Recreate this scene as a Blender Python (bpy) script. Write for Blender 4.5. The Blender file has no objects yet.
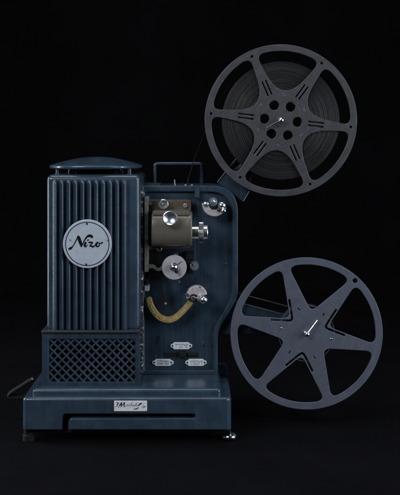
import bpy, bmesh, math, random
from mathutils import Vector, Matrix
random.seed(7)
R = math.radians
scene = bpy.context.scene
COL = scene.collection
S = 0.0012            # metres per unit
D = 900.0             # camera distance (units) to the lamp house front
EX, EY = 200.0, 150.0 # where the camera's axis meets the photograph
FLOOR = -288.4        # table height below the axis (units)

def at(px, py, d=0.0):
    """photograph point at depth d -> world metres (table top is z = 0)"""
    k = (D + d) / D
    return Vector(((px - EX) * k * S, d * S, ((EY - py) * k - FLOOR) * S))

# ------------------------------------------------------------------ objects
def finish(name, bm, mat, parent=None, angle=35, bevel_fix=True):
    me = bpy.data.meshes.new(name)
    bmesh.ops.remove_doubles(bm, verts=bm.verts, dist=1e-7)
    bm.to_mesh(me); bm.free()
    for p in me.polygons: p.use_smooth = True
    me.set_sharp_from_angle(angle=R(angle))
    o = bpy.data.objects.new(name, me)
    me.materials.append(mat)
    COL.objects.link(o)
    wn = o.modifiers.new('normals', 'WEIGHTED_NORMAL'); wn.keep_sharp = True
    if parent is not None: o.parent = parent
    return o

def empty(name, loc, label, cat, group=None):
    o = bpy.data.objects.new(name, None)
    o.empty_display_size = .02
    COL.objects.link(o); o.location = loc
    tag(o, label, cat, group)
    return o

def tag(o, label=None, cat=None, group=None, kind=None):
    if label: o['label'] = label
    if cat: o['category'] = cat
    if group: o['group'] = group
    if kind: o['kind'] = kind

# ------------------------------------------------------------------ shapes (all add to a bmesh, world metres)
def add_mesh(bm, me, M=None):
    if M is not None: me.transform(M)
    bm.from_mesh(me); bpy.data.meshes.remove(me)

def add_plate(bm, loops, d, t, bev=0.0, seg=2):
    """outline(s) in photo points (first outer, rest holes), front at depth d, thickness t (units)"""
    cu = bpy.data.curves.new('c', 'CURVE'); cu.dimensions = '2D'; cu.fill_mode = 'BOTH'
    for lp in loops:
        sp = cu.splines.new('POLY'); sp.points.add(len(lp) - 1); sp.use_cyclic_u = True
        for p, q in zip(sp.points, lp):
            v = at(q[0], q[1], d); p.co = (v.x, v.z, 0, 1)
    cu.extrude = max((t / 2 - bev) * S, 1e-6); cu.bevel_depth = bev * S; cu.bevel_resolution = seg
    if bev: cu.offset = -bev * S
    ob = bpy.data.objects.new('c', cu); COL.objects.link(ob)
    dg = bpy.context.evaluated_depsgraph_get(); dg.update()
    me = bpy.data.meshes.new_from_object(ob.evaluated_get(dg))
    bpy.data.objects.remove(ob); bpy.data.curves.remove(cu)
    M = Matrix.Translation((0, (d + t / 2) * S, 0)) @ Matrix.Rotation(R(90), 4, 'X')
    add_mesh(bm, me, M)

def add_box(bm, x0, y0, x1, y1, d0, d1, bev=0.0, seg=3):
    a = at(x0, y1, d0); b = at(x1, y0, d0)
    r = bmesh.ops.create_cube(bm, size=1)
    vs = r['verts']
    y0_, y1_ = d0 * S, d1 * S
    for v in vs:
        v.co = Vector((a.x if v.co.x < 0 else b.x, y0_ if v.co.y < 0 else y1_, a.z if v.co.z < 0 else b.z))
    if bev:
        es = list({e for v in vs for e in v.link_edges})
        bmesh.ops.bevel(bm, geom=es, offset=bev * S, segments=seg, profile=.5, affect='EDGES', clamp_overlap=True)

def frame_of(axis):
    axis = axis.normalized()
    u = axis.orthogonal().normalized()
    if abs(axis.y) > .9: u = Vector((1, 0, 0))
    if abs(axis.z) > .9: u = Vector((1, 0, 0))
    if abs(axis.x) > .9: u = Vector((0, 0, 1))
    u = (u - axis * u.dot(axis)).normalized()
    return axis, u, axis.cross(u)

def add_lathe(bm, c, axis, prof, n=48, cap=True, rfun=None):
    """prof: list of (radius, height along axis) in units; c world point"""
    ax, u, w = frame_of(Vector(axis))
    rings = []
    for r, h in prof:
        if r < 1e-6:
            rings.append([bm.verts.new(c + ax * h * S)])
        else:
            rings.append([bm.verts.new(c + ax * h * S + (u * math.cos(2*math.pi*i/n) + w * math.sin(2*math.pi*i/n)) * (r * (rfun(i, n) if rfun else 1)) * S) for i in range(n)])
    fs = []
    for a, b in zip(rings, rings[1:]):
        if len(a) == 1 and len(b) == 1: continue
        for i in range(n):
            j = (i + 1) % n
            if len(a) == 1: f = (a[0], b[j], b[i])
            elif len(b) == 1: f = (a[i], a[j], b[0])
            else: f = (a[i], a[j], b[j], b[i])
            fs.append(bm.faces.new(f))
    if cap:
        if len(rings[0]) > 1: fs.append(bm.faces.new(list(reversed(rings[0]))))
        if len(rings[-1]) > 1: fs.append(bm.faces.new(rings[-1]))
    bmesh.ops.recalc_face_normals(bm, faces=fs)

def add_ball(bm, c, r, sx=1, sy=1, sz=1, n=24):
    M = Matrix.Translation(c) @ Matrix.Diagonal((r*S*sx, r*S*sy, r*S*sz, 1))
    bmesh.ops.create_uvsphere(bm, u_segments=n, v_segments=n // 2, radius=1, matrix=M)

def catmull(pts, n=8, closed=False):
    out = []; m = len(pts)
    rng = range(m) if closed else range(m - 1)
    for i in rng:
        g = lambda k: pts[k % m] if closed else pts[min(max(k, 0), m - 1)]
        p0, p1, p2, p3 = g(i-1), g(i), g(i+1), g(i+2)
        for s in range(n):
            t = s / n
            out.append(tuple(.5*((2*b)+(-a+c)*t+(2*a-5*b+4*c-e)*t*t+(-a+3*b-3*c+e)*t**3) for a, b, c, e in zip(p0, p1, p2, p3)))
    if not closed: out.append(tuple(pts[-1]))
    return out

def add_tube(bm, pts, r, n=12, flat=1.0):
    """pts world vectors, r units (number or list)"""
    pts = [Vector(p) for p in pts]
    prev = None; rings = []
    for i, p in enumerate(pts):
        t = (pts[min(i+1, len(pts)-1)] - pts[max(i-1, 0)]).normalized()
        if prev is None:
            u = t.cross(Vector((0, 1, 0)))
            if u.length < 1e-4: u = Vector((1, 0, 0))
            u.normalize()
        else:
            u = (prev - t * prev.dot(t)).normalized()
        prev = u; w = t.cross(u)
        rr = r[i] if isinstance(r, (list, tuple)) else r
        rings.append([bm.verts.new(p + (u*math.cos(2*math.pi*k/n) + w*math.sin(2*math.pi*k/n)*flat)*rr*S) for k in range(n)])
    fs = []
    for a, b in zip(rings, rings[1:]):
        for k in range(n):
            fs.append(bm.faces.new((a[k], a[(k+1) % n], b[(k+1) % n], b[k])))
    fs.append(bm.faces.new(list(reversed(rings[0])))); fs.append(bm.faces.new(rings[-1]))
    bmesh.ops.recalc_face_normals(bm, faces=fs)

def rnd(poly, rads, n=6):
    """round the corners of a polygon with quadratic arcs; rads = cut length per corner"""
    out = []; m = len(poly)
    for i, p in enumerate(poly):
        L = rads[i] if isinstance(rads, (list, tuple)) else rads
        p = Vector(p)
        if L <= 0: out.append(tuple(p)); continue
        a, b = Vector(poly[i-1]), Vector(poly[(i+1) % m])
        q0 = p + (a - p).normalized() * min(L, (a-p).length * .49)
        q1 = p + (b - p).normalized() * min(L, (b-p).length * .49)
        for s in range(n + 1):
            t = s / n
            out.append(tuple(q0*(1-t)**2 + p*(2*t*(1-t)) + q1*t*t))
    return out

def circ(cx, cy, r, n=48, a0=0):
    return [(cx + r*math.cos(a0+2*math.pi*i/n), cy + r*math.sin(a0+2*math.pi*i/n)) for i in range(n)]

def stroke(pts, n=6, smooth=True):
    """variable width pen stroke: pts (x, y, width) -> outline"""
    q = catmull(pts, n) if smooth else pts
    L, Rr = [], []
    for i in range(len(q)):
        a, b = q[max(i-1, 0)], q[min(i+1, len(q)-1)]
        dx, dy = b[0]-a[0], b[1]-a[1]; l = math.hypot(dx, dy) or 1
        nx, ny = -dy/l, dx/l; w = max(q[i][2], .05)/2
        L.append((q[i][0]+nx*w, q[i][1]+ny*w)); Rr.append((q[i][0]-nx*w, q[i][1]-ny*w))
    return L + Rr[::-1]

# ------------------------------------------------------------------ materials
def mat(name, col, rough=.5, metal=0.0, spec=.5, coat=0.0, noise=None, bump=None, rough_var=0.0, aniso=0.0):
    """noise=(scale, second colour, lo, hi) blended by noise; bump=(scale, strength)"""
    m = bpy.data.materials.new(name); m.use_nodes = True
    nt = m.node_tree; b = nt.nodes['Principled BSDF']
    b.inputs['Base Color'].default_value = (*col, 1)
    b.inputs['Roughness'].default_value = rough
    b.inputs['Metallic'].default_value = metal
    b.inputs['Specular IOR Level'].default_value = spec
    b.inputs['Coat Weight'].default_value = coat
    b.inputs['Coat Roughness'].default_value = .14
    b.inputs['Anisotropic'].default_value = aniso
    tc = nt.nodes.new('ShaderNodeTexCoord')
    if noise:
        n = nt.nodes.new('ShaderNodeTexNoise'); n.inputs['Scale'].default_value = noise[0]; n.inputs['Detail'].default_value = 8
        n.inputs['Roughness'].default_value = .65
        nt.links.new(tc.outputs['Object'], n.inputs['Vector'])
        r = nt.nodes.new('ShaderNodeValToRGB')
        r.color_ramp.elements[0].position = noise[2]; r.color_ramp.elements[0].color = (*col, 1)
        r.color_ramp.elements[1].position = noise[3]; r.color_ramp.elements[1].color = (*noise[1], 1)
        nt.links.new(n.outputs['Fac'], r.inputs['Fac']); nt.links.new(r.outputs['Color'], b.inputs['Base Color'])
    if rough_var:
        n2 = nt.nodes.new('ShaderNodeTexNoise'); n2.inputs['Scale'].default_value = 60; n2.inputs['Detail'].default_value = 6
        nt.links.new(tc.outputs['Object'], n2.inputs['Vector'])
        mr = nt.nodes.new('ShaderNodeMapRange'); mr.inputs['To Min'].default_value = rough - rough_var; mr.inputs['To Max'].default_value = rough + rough_var
        mr.inputs['From Min'].default_value = .3; mr.inputs['From Max'].default_value = .7
        nt.links.new(n2.outputs['Fac'], mr.inputs['Value']); nt.links.new(mr.outputs['Result'], b.inputs['Roughness'])
    if bump:
        n3 = nt.nodes.new('ShaderNodeTexNoise'); n3.inputs['Scale'].default_value = bump[0]; n3.inputs['Detail'].default_value = 4
        nt.links.new(tc.outputs['Object'], n3.inputs['Vector'])
        bp = nt.nodes.new('ShaderNodeBump'); bp.inputs['Strength'].default_value = bump[1]; bp.inputs['Distance'].default_value = .0006
        nt.links.new(n3.outputs['Fac'], bp.inputs['Height']); nt.links.new(bp.outputs['Normal'], b.inputs['Normal'])
    return m

def add_streaks(m, amount=.35, sc=(260, 260, 9), grime=.35):
    """rubbed vertical streaks and cloudy grime multiplied into the colour, and varied gloss"""
    nt = m.node_tree; b = nt.nodes['Principled BSDF']
    tc = nt.nodes.new('ShaderNodeTexCoord')
    src = b.inputs['Base Color'].links[0].from_socket
    for scale, amt, det, lo_, hi_ in ((sc, amount, 3, .35, .65), ((45, 45, 45), grime, 9, .40, .62)):
        mp = nt.nodes.new('ShaderNodeMapping'); mp.inputs['Scale'].default_value = scale
        nt.links.new(tc.outputs['Object'], mp.inputs['Vector'])
        n = nt.nodes.new('ShaderNodeTexNoise'); n.inputs['Scale'].default_value = 1; n.inputs['Detail'].default_value = det
        nt.links.new(mp.outputs[0], n.inputs['Vector'])
        mr = nt.nodes.new('ShaderNodeMapRange'); mr.inputs['From Min'].default_value = lo_; mr.inputs['From Max'].default_value = hi_
        mr.inputs['To Min'].default_value = 1 - amt; mr.inputs['To Max'].default_value = 1 + amt*.5
        nt.links.new(n.outputs['Fac'], mr.inputs['Value'])
        mx = nt.nodes.new('ShaderNodeVectorMath'); mx.operation = 'SCALE'
        nt.links.new(src, mx.inputs[0]); nt.links.new(mr.outputs['Result'], mx.inputs['Scale'])
        src = mx.outputs[0]
    nt.links.new(src, b.inputs['Base Color'])
    return m

def add_chips(m, wear=(.42, .42, .44), lo=.62, hi=.66, scale=220, edge=True):
    """paint chipped to bare metal on the edges (pointiness x noise)"""
    nt = m.node_tree; b = nt.nodes['Principled BSDF']
    tc = nt.nodes.new('ShaderNodeTexCoord')
    n = nt.nodes.new('ShaderNodeTexNoise'); n.inputs['Scale'].default_value = scale; n.inputs['Detail'].default_value = 5
    nt.links.new(tc.outputs['Object'], n.inputs['Vector'])
    r = nt.nodes.new('ShaderNodeValToRGB'); r.color_ramp.elements[0].position = lo; r.color_ramp.elements[1].position = hi
    val = n.outputs['Fac']
    if edge:
        bw = nt.nodes.new('ShaderNodeNewGeometry')
        mr = nt.nodes.new('ShaderNodeMapRange'); mr.inputs['From Min'].default_value = .5; mr.inputs['From Max'].default_value = .62
        mr.inputs['To Max'].default_value = .28
        nt.links.new(bw.outputs['Pointiness'], mr.inputs['Value'])
        ad = nt.nodes.new('ShaderNodeMath'); ad.operation = 'ADD'
        nt.links.new(val, ad.inputs[0]); nt.links.new(mr.outputs['Result'], ad.inputs[1]); val = ad.outputs[0]
    nt.links.new(val, r.inputs['Fac'])
    mx = nt.nodes.new('ShaderNodeMix'); mx.data_type = 'RGBA'
    src = b.inputs['Base Color'].links[0].from_socket if b.inputs['Base Color'].links else None
    if src: nt.links.new(src, mx.inputs['A'])
    else: mx.inputs['A'].default_value = b.inputs['Base Color'].default_value
    mx.inputs['B'].default_value = (*wear, 1)
    nt.links.new(r.outputs['Color'], mx.inputs['Factor']); nt.links.new(mx.outputs['Result'], b.inputs['Base Color'])
    return m

BLUE, BLUE2 = (.029, .052, .083), (.037, .063, .097)
M = {}
M['paint'] = add_chips(mat('blue_enamel', BLUE, .30, 0, .45, .45, noise=(28, BLUE2, .35, .7), bump=(900, .10), rough_var=.07), lo=.735, hi=.76, scale=300, edge=False)
M['panel'] = add_chips(mat('blue_panel_enamel', (.025, .046, .074), .40, 0, .3, .12, noise=(22, (.033, .056, .087), .35, .7), bump=(700, .12), rough_var=.08), lo=.735, hi=.76, scale=300, edge=False)
add_streaks(M['paint'], .08, (200, 200, 12), .16); add_streaks(M['panel'], .20, (420, 420, 10), .16)
M['worn'] = add_chips(mat('worn_edge', (.028, .045, .064), .42, .1, .5, 0, noise=(60, (.05, .06, .07), .4, .7), bump=(500, .3)), (.62, .62, .64), .55, .60, 260, edge=False)
M['ledge'] = add_chips(mat('ledge_enamel', (.030, .038, .046), .40, 0, .5, .3, noise=(60, (.045, .048, .05), .4, .7)), (.4, .4, .4), .70, .74, 300, edge=False)
M['black'] = mat('black_paint', (.005, .005, .006), .6, spec=.3, noise=(80, (.011, .011, .012), .4, .7), bump=(600, .15))
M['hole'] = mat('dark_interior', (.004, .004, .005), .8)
M['rubber'] = mat('black_rubber', (.011, .011, .012), .65, spec=.35, bump=(800, .2))
M['chrome'] = mat('chrome', (.86, .88, .92), .20, 1, noise=(150, (.62, .64, .68), .45, .7), rough_var=.04)
M['barrel'] = mat('lens_chrome', (.92, .93, .96), .27, 1)
M['dish'] = mat('polished_dish', (.84, .90, .98), .33, 1)
M['footchrome'] = mat('foot_chrome', (.50, .54, .60), .16, 1, noise=(150, (.36, .39, .44), .45, .7), rough_var=.05)
M['tab'] = mat('bent_tab', (.20, .20, .22), .3, .6)
M['steel'] = mat('brushed_steel', (.55, .55, .57), .30, 1, noise=(200, (.40, .40, .41), .4, .7), bump=(900, .15), rough_var=.08)
M['gate'] = mat('gate_steel', (.42, .41, .40), .40, .45, noise=(180, (.20, .19, .17), .4, .65), bump=(600, .25), rough_var=.1)
M['olive'] = mat('olive_lens_paint', (.150, .140, .115), .38, .25, .5, .15, noise=(60, (.130, .118, .096), .4, .7), bump=(700, .18), rough_var=.1)
M['brown'] = mat('bronzed_plate', (.150, .118, .085), .45, .35, noise=(90, (.065, .053, .042), .4, .68), bump=(500, .25), rough_var=.1)
M['disc'] = mat('matte_alloy', (.50, .49, .54), .5, .25, noise=(120, (.42, .41, .46), .4, .7), bump=(800, .08))
M['shoe'] = mat('cast_alloy', (.58, .54, .58), .42, .25, noise=(160, (.40, .36, .40), .42, .68), bump=(500, .15))
M['amber'] = mat('amber_channel', (.43, .32, .125), .48, .1, noise=(200, (.28, .19, .07), .4, .65), bump=(600, .2))
M['amberline'] = mat('amber_groove', (.60, .48, .26), .4, .15, noise=(300, (.28, .20, .09), .45, .6))
M['badge'] = add_chips(mat('badge_silver', (.58, .66, .78), .42, .25, .5, 0, noise=(70, (.48, .55, .67), .42, .66), bump=(900, .12), rough_var=.1), (.14, .17, .22), .66, .72, 130, edge=False)
M['plate'] = add_chips(mat('label_plate', (.86, .89, .95), .42, 0, noise=(220, (.64, .68, .76), .4, .7), rough_var=.1), (.18, .19, .22), .64, .70, 350, edge=False)
M['ink'] = mat('black_lettering', (.004, .005, .008), .7, spec=.12)
M['fadedink'] = mat('worn_lettering', (.24, .26, .32), .5, noise=(700, (.42, .45, .52), .4, .6))
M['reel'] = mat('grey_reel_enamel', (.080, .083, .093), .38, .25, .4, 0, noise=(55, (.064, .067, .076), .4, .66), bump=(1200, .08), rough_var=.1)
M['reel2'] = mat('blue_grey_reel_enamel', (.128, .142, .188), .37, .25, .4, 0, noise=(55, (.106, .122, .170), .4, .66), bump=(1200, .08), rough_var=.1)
M['core'] = mat('reel_core', (.12, .125, .14), .4, .5)
M['belt_glint'] = mat('spring_belt_and_glint', (.15, .15, .16), .5, .6)  # also colours the tubes that paint the arms' edge glints
M['strip'] = mat('film_base', (.045, .034, .028), .3)
def add_scuffs(m, amt=.22):
    """fine concentric rub marks round the object's own axis (y)"""
    nt = m.node_tree; b = nt.nodes['Principled BSDF']
    tc = nt.nodes.new('ShaderNodeTexCoord'); sx = nt.nodes.new('ShaderNodeSeparateXYZ'); nt.links.new(tc.outputs['Object'], sx.inputs[0])
    def mth(op, a, c=None, v=None):
        n = nt.nodes.new('ShaderNodeMath'); n.operation = op; nt.links.new(a, n.inputs[0])
        if c is not None: nt.links.new(c, n.inputs[1])
        if v is not None: n.inputs[1].default_value = v
        return n.outputs[0]
    r2 = mth('ADD', mth('MULTIPLY', sx.outputs['X'], sx.outputs['X']), mth('MULTIPLY', sx.outputs['Z'], sx.outputs['Z']))
    rad = mth('MULTIPLY', mth('SQRT', r2), v=900.0)
    ang = mth('MULTIPLY', mth('ARCTAN2', sx.outputs['Z'], sx.outputs['X']), v=2.2)
    cb = nt.nodes.new('ShaderNodeCombineXYZ'); nt.links.new(rad, cb.inputs['X']); nt.links.new(ang, cb.inputs['Y'])
    n = nt.nodes.new('ShaderNodeTexNoise'); n.inputs['Scale'].default_value = 1; n.inputs['Detail'].default_value = 6; n.inputs['Roughness'].default_value = .7
    nt.links.new(cb.outputs[0], n.inputs['Vector'])
    mr = nt.nodes.new('ShaderNodeMapRange'); mr.inputs['From Min'].default_value = .3; mr.inputs['From Max'].default_value = .7
    mr.inputs['To Min'].default_value = 1 - amt; mr.inputs['To Max'].default_value = 1 + amt
    nt.links.new(n.outputs['Fac'], mr.inputs['Value'])
    src = b.inputs['Base Color'].links[0].from_socket
    mx = nt.nodes.new('ShaderNodeVectorMath'); mx.operation = 'SCALE'
    nt.links.new(src, mx.inputs[0]); nt.links.new(mr.outputs['Result'], mx.inputs['Scale']); nt.links.new(mx.outputs[0], b.inputs['Base Color'])
    rs = b.inputs['Roughness'].links[0].from_socket
    nt.links.new(mth('MULTIPLY', rs, mr.outputs['Result']), b.inputs['Roughness'])
add_scuffs(M['reel']); add_scuffs(M['reel2'], .18)
for k_ in ('reel', 'reel2'): add_chips(M[k_], (.30, .31, .33), .715, .74, 420, edge=False)
# tinted roller glass
g = bpy.data.materials.new('roller_glass'); g.use_nodes = True
b = g.node_tree.nodes['Principled BSDF']; b.inputs['Base Color'].default_value = (.36, .45, .54, 1); b.inputs['Roughness'].default_value = .06
b.inputs['Transmission Weight'].default_value = .72; b.inputs['IOR'].default_value = 1.45
M['glass'] = g
# wound film: fine rings of differing gloss
f = mat('wound_film', (.020, .020, .023), .38, 0, .28)
nt = f.node_tree; b = nt.nodes['Principled BSDF']
tc = nt.nodes.new('ShaderNodeTexCoord'); sx = nt.nodes.new('ShaderNodeSeparateXYZ')
nt.links.new(tc.outputs['Object'], sx.inputs[0])
cb = nt.nodes.new('ShaderNodeCombineXYZ'); nt.links.new(sx.outputs['X'], cb.inputs['X']); nt.links.new(sx.outputs['Z'], cb.inputs['Y'])
ln = nt.nodes.new('ShaderNodeVectorMath'); ln.operation = 'LENGTH'; nt.links.new(cb.outputs[0], ln.inputs[0])
n1 = nt.nodes.new('ShaderNodeTexNoise'); n1.noise_dimensions = '1D'; n1.inputs['Scale'].default_value = 900; n1.inputs['Detail'].default_value = 7; n1.inputs['Roughness'].default_value = .75
nt.links.new(ln.outputs['Value'], n1.inputs['W'])
rp = nt.nodes.new('ShaderNodeValToRGB'); rp.color_ramp.elements[0].position = .33; rp.color_ramp.elements[0].color = (.0025, .0025, .003, 1)
rp.color_ramp.elements[1].position = .72; rp.color_ramp.elements[1].color = (.011, .011, .0145, 1)
nt.links.new(n1.outputs['Fac'], rp.inputs['Fac'])
n2 = nt.nodes.new('ShaderNodeTexNoise'); n2.inputs['Scale'].default_value = 1300; n2.inputs['Detail'].default_value = 2
nt.links.new(tc.outputs['Object'], n2.inputs['Vector'])
mx = nt.nodes.new('ShaderNodeMix'); mx.data_type = 'RGBA'; mx.blend_type = 'OVERLAY'; mx.inputs['Factor'].default_value = .7
nt.links.new(rp.outputs['Color'], mx.inputs['A']); nt.links.new(n2.outputs['Fac'], mx.inputs['B']); nt.links.new(mx.outputs['Result'], b.inputs['Base Color'])
bp = nt.nodes.new('ShaderNodeBump'); bp.inputs['Strength'].default_value = .5; bp.inputs['Distance'].default_value = .0006
nt.links.new(n1.outputs['Fac'], bp.inputs['Height']); nt.links.new(bp.outputs['Normal'], b.inputs['Normal'])
M['film'] = f
# black cloth
c = mat('black_cloth', (.0022, .0022, .0034), .9, 0, .07, noise=(9, (.0040, .0040, .0056), .35, .7))
nt = c.node_tree; b = nt.nodes['Principled BSDF']; tc = nt.nodes.new('ShaderNodeTexCoord')
n1 = nt.nodes.new('ShaderNodeTexNoise'); n1.inputs['Scale'].default_value = 500; n1.inputs['Detail'].default_value = 6
mp = nt.nodes.new('ShaderNodeMapping'); mp.inputs['Scale'].default_value = (1, .35, 1); nt.links.new(tc.outputs['Object'], mp.inputs['Vector']); nt.links.new(mp.outputs[0], n1.inputs['Vector'])
bp = nt.nodes.new('ShaderNodeBump'); bp.inputs['Strength'].default_value = .9; bp.inputs['Distance'].default_value = .002
nt.links.new(n1.outputs['Fac'], bp.inputs['Height']); nt.links.new(bp.outputs['Normal'], b.inputs['Normal'])
M['cloth'] = c
M['curtain'] = mat('black_curtain', (.0015, .0015, .0020), .95, 0, .06, noise=(3, (.0030, .0030, .0036), .4, .7))

# ------------------------------------------------------------------ setting
bm = bmesh.new()
NX, NY = 120, 120
grid = [[None]*(NY+1) for _ in range(NX+1)]
for i in range(NX+1):
    for j in range(NY+1):
        x = -1.6 + 3.2*i/NX; y = -.9 + 2.3*j/NY
        near = min(1, max(0, (math.hypot(x*.8, (y-.07)) - .26)/.25))
        z = near*.004*(math.sin(7*x + 3*y) + .6*math.sin(11*y - 5*x + 1) - 1.2)
        grid[i][j] = bm.verts.new((x, y, z))
for i in range(NX):
    for j in range(NY):
        bm.faces.new((grid[i][j], grid[i+1][j], grid[i+1][j+1], grid[i][j+1]))
o = finish('floor', bm, M['cloth']); tag(o, kind='structure')
bm = bmesh.new()
N = 260; lo, hi = [], []
for i in range(N+1):
    x = -1.8 + 3.6*i/N
    y = 1.15 + .008*math.sin(17*x + 1.9*math.sin(3.1*x) + .6) + .004*math.sin(41*x + 2 + 2*math.sin(5*x))
    lo.append(bm.verts.new((x, y, -.02))); hi.append(bm.verts.new((x*1.02, y + .01, 1.9)))
for i in range(N): bm.faces.new((lo[i], lo[i+1], hi[i+1], hi[i]))
o = finish('backdrop', bm, M['curtain']); tag(o, kind='structure')

# ------------------------------------------------------------------ the projector
PROJ = empty('film_projector', at(126, 440, 50) * 1, 'dark blue enamelled projector with ribbed lamp house and round silver badge on black cloth', 'projector')
PROJ.location.z = 0

# base: front with the inverted-L slot
bm = bmesh.new()
ol = rnd([(20, 430), (20, 394), (233, 394), (233, 430)], [1, 1, 1, 1])
out = [p for p in ol if not (p[1] > 428.4 and 30 < p[0] < 225)]
# walk: bottom-left -> top-left -> top-right -> bottom-right, then the slot back along the bottom edge
slot = rnd([(68, 430), (68, 418.6), (195, 418.6), (195, 414.1), (62, 414.1), (62, 430)], [0, 5, 2.4, 2.4, 5, 0])
add_plate(bm, [out + slot], -18, 158, 1.0, 3)
bmesh.ops.remove_doubles(bm, verts=bm.verts, dist=1e-6)
def temp(bm_):
    me = bpy.data.meshes.new('t'); bm_.to_mesh(me); bm_.free(); ob = bpy.data.objects.new('t', me); COL.objects.link(ob); return ob
b2 = bmesh.new(); add_box(b2, 21.9, 397.9, 231.4, 445, -18.1, 132)
es = [e for e in b2.edges if abs(e.verts[0].co.z - e.verts[1].co.z) > .01]
bmesh.ops.bevel(b2, geom=es, offset=6*S, segments=7, profile=.5, affect='EDGES')
ztop = max(v.co.z for v in b2.verts)
es = [e for e in b2.edges if all(abs(v.co.z - ztop) < 1e-6 for v in e.verts)]
bmesh.ops.bevel(b2, geom=es, offset=3.2*S, segments=5, profile=.5, affect='EDGES')
A_, B_ = temp(bm), temp(b2)
md = A_.modifiers.new('b', 'BOOLEAN'); md.operation = 'INTERSECT'; md.solver = 'EXACT'; md.object = B_
dg = bpy.context.evaluated_depsgraph_get(); dg.update()
bm = bmesh.new(); bm.from_mesh(A_.evaluated_get(dg).to_mesh())
for o_ in (A_, B_): bpy.data.objects.remove(o_)
base = finish('base', bm, M['paint'], PROJ)
bm = bmesh.new(); add_box(bm, 60, 411, 199, 429.5, 4, 20)
finish('slot_recess', bm, M['hole'], base)
bm = bmesh.new(); add_box(bm, 26, 429.8, 227, 432.5, -10, 120)
finish('bottom_plate', bm, M['black'], base)
# upper tier
bm = bmesh.new(); add_box(bm, 32, 389, 221, 401, -11, 118, 3.6, 4)
finish('upper_tier', bm, M['paint'], base)
# side handle loop
bm = bmesh.new()
pp = [(34, 378.5), (29, 381), (20.5, 386.5), (12.5, 391.5), (9.6, 394.6), (11, 396.6), (16.5, 396.8), (22, 396.8), (30, 396.5)]
add_tube(bm, [at(x, y, 62) for x, y in catmull(pp, 5)], 2.2, 10, 3)
finish('side_handle', bm, M['hole'], PROJ)
bm = bmesh.new(); add_ball(bm, at(32.6, 379.6, 57), 1.3, sy=.6)  # small ball put in as the glint on the handle
finish('handle_glint', bm, M['gate'], PROJ)
# feet
def foot_chrome(px, d):
    c = at(px, 431, d); c.z = 0
    bm = bmesh.new()
    add_lathe(bm, c, (0, 0, 1), [(4.5, 0), (6.8, .8), (7.6, 2.6), (7.2, 4.8), (5.2, 6.8), (2.4, 7.8), (1.7, 8.2), (1.7, 14)], 40)
    return finish('foot', bm, M['footchrome'], PROJ)
foot_chrome(229.6, -4); foot_chrome(214, 108)
for d in (-5, 106):
    c = at(29, 431, d); c.z = 0
    bm = bmesh.new(); add_lathe(bm, c, (0, 0, 1), [(6.2, 0), (6.2, 5.5), (5.4, 6.2), (5.4, 9.4), (4.6, 9.6), (4.6, 10.5)], 32)
    finish('foot', bm, M['black'], PROJ)
# maker's plate on the base
bm = bmesh.new()
add_plate(bm, [rnd([(114, 401), (147, 401), (147, 411.4), (114, 411.4)], .8)], -18.9, .9, .25)
mp_ = finish('nameplate', bm, M['plate'], PROJ)
bm = bmesh.new()
sc = [[(116.6, 406.6, .3), (117.6, 404.6, .8), (118.4, 403.0, .5), (117.5, 402.8, .4)],
      [(118.0, 407.6, .3), (119.8, 405.2, .6), (121.8, 402.2, .5)], [(121.8, 402.2, .5), (121.3, 404.8, .9), (121.0, 407.0, .5)],
      [(121.0, 407.0, .3), (122.8, 404.6, .5), (124.8, 402.2, .5)], [(124.8, 402.2, .5), (124.2, 404.8, .9), (124.2, 406.8, .6), (125.4, 406.4, .3)]]
for i, s_ in enumerate(sc): add_plate(bm, [stroke(s_)], -19.1 - i*.01, .12)
sc2 = [[(138.6, 406.2, .4), (139.4, 404.8, 1.0), (141.0, 403.5, 1.3), (141.9, 403.8, .5)], [(133.6, 408.9, .2), (135.6, 409.2, .9), (137.4, 408.6, .7), (138.6, 407.0, .3)]]
for i, s_ in enumerate(sc2): add_plate(bm, [stroke(s_)], -19.15 - i*.01, .12)
finish('lettering', bm, M['ink'], mp_)
bm = bmesh.new()
word = [(125.6, 406.3), (126.6, 404.6), (127.8, 404.3), (127.4, 406.0), (126.6, 406.2), (128.4, 405.0), (129.4, 404.4), (129.0, 406.2), (130.6, 404.8), (131.9, 402.4), (131.2, 406.2), (132.6, 405.6), (133.6, 404.4), (132.9, 405.4), (133.6, 406.3), (135.2, 405.0), (136.7, 402.3), (135.8, 406.2), (137.4, 405.8), (138.6, 404.8)]
for i in range(len(word) - 1):
    (xa, ya), (xb, yb) = word[i], word[i+1]
    add_plate(bm, [stroke([(xa, ya, .3), ((xa+xb)/2 + .12, (ya+yb)/2, .55 if yb > ya else .35), (xb, yb, .3)], 4)], -19.1 - .008*i, .1)
add_plate(bm, [stroke([(142.4, 408, .4), (143.6, 405.5, .5), (144.6, 406.6, .5), (143.4, 408.2, .4)])], -19.2, .1)
finish('lettering', bm, M['fadedink'], mp_)
for px in (115.4, 145.6):
    bm = bmesh.new(); add_ball(bm, at(px, 406.2, -19), .7, sy=.6, n=16)
    finish('rivet', bm, M['chrome'], mp_)

# lower vent box and ledge
bm = bmesh.new()
holes = []
p = 4.2
X0, X1, Y0, Y1 = 49.2, 135.2, 339.2, 382.2
add_plate(bm, [rnd([(42, 388.5), (42, 332.6), (139.2, 332.6), (139.2, 388.5)], [0, 2, 1, 0]), [(X0, Y0), (X1, Y0), (X1, Y1), (X0, Y1)]], 0, 5, .5)
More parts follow.
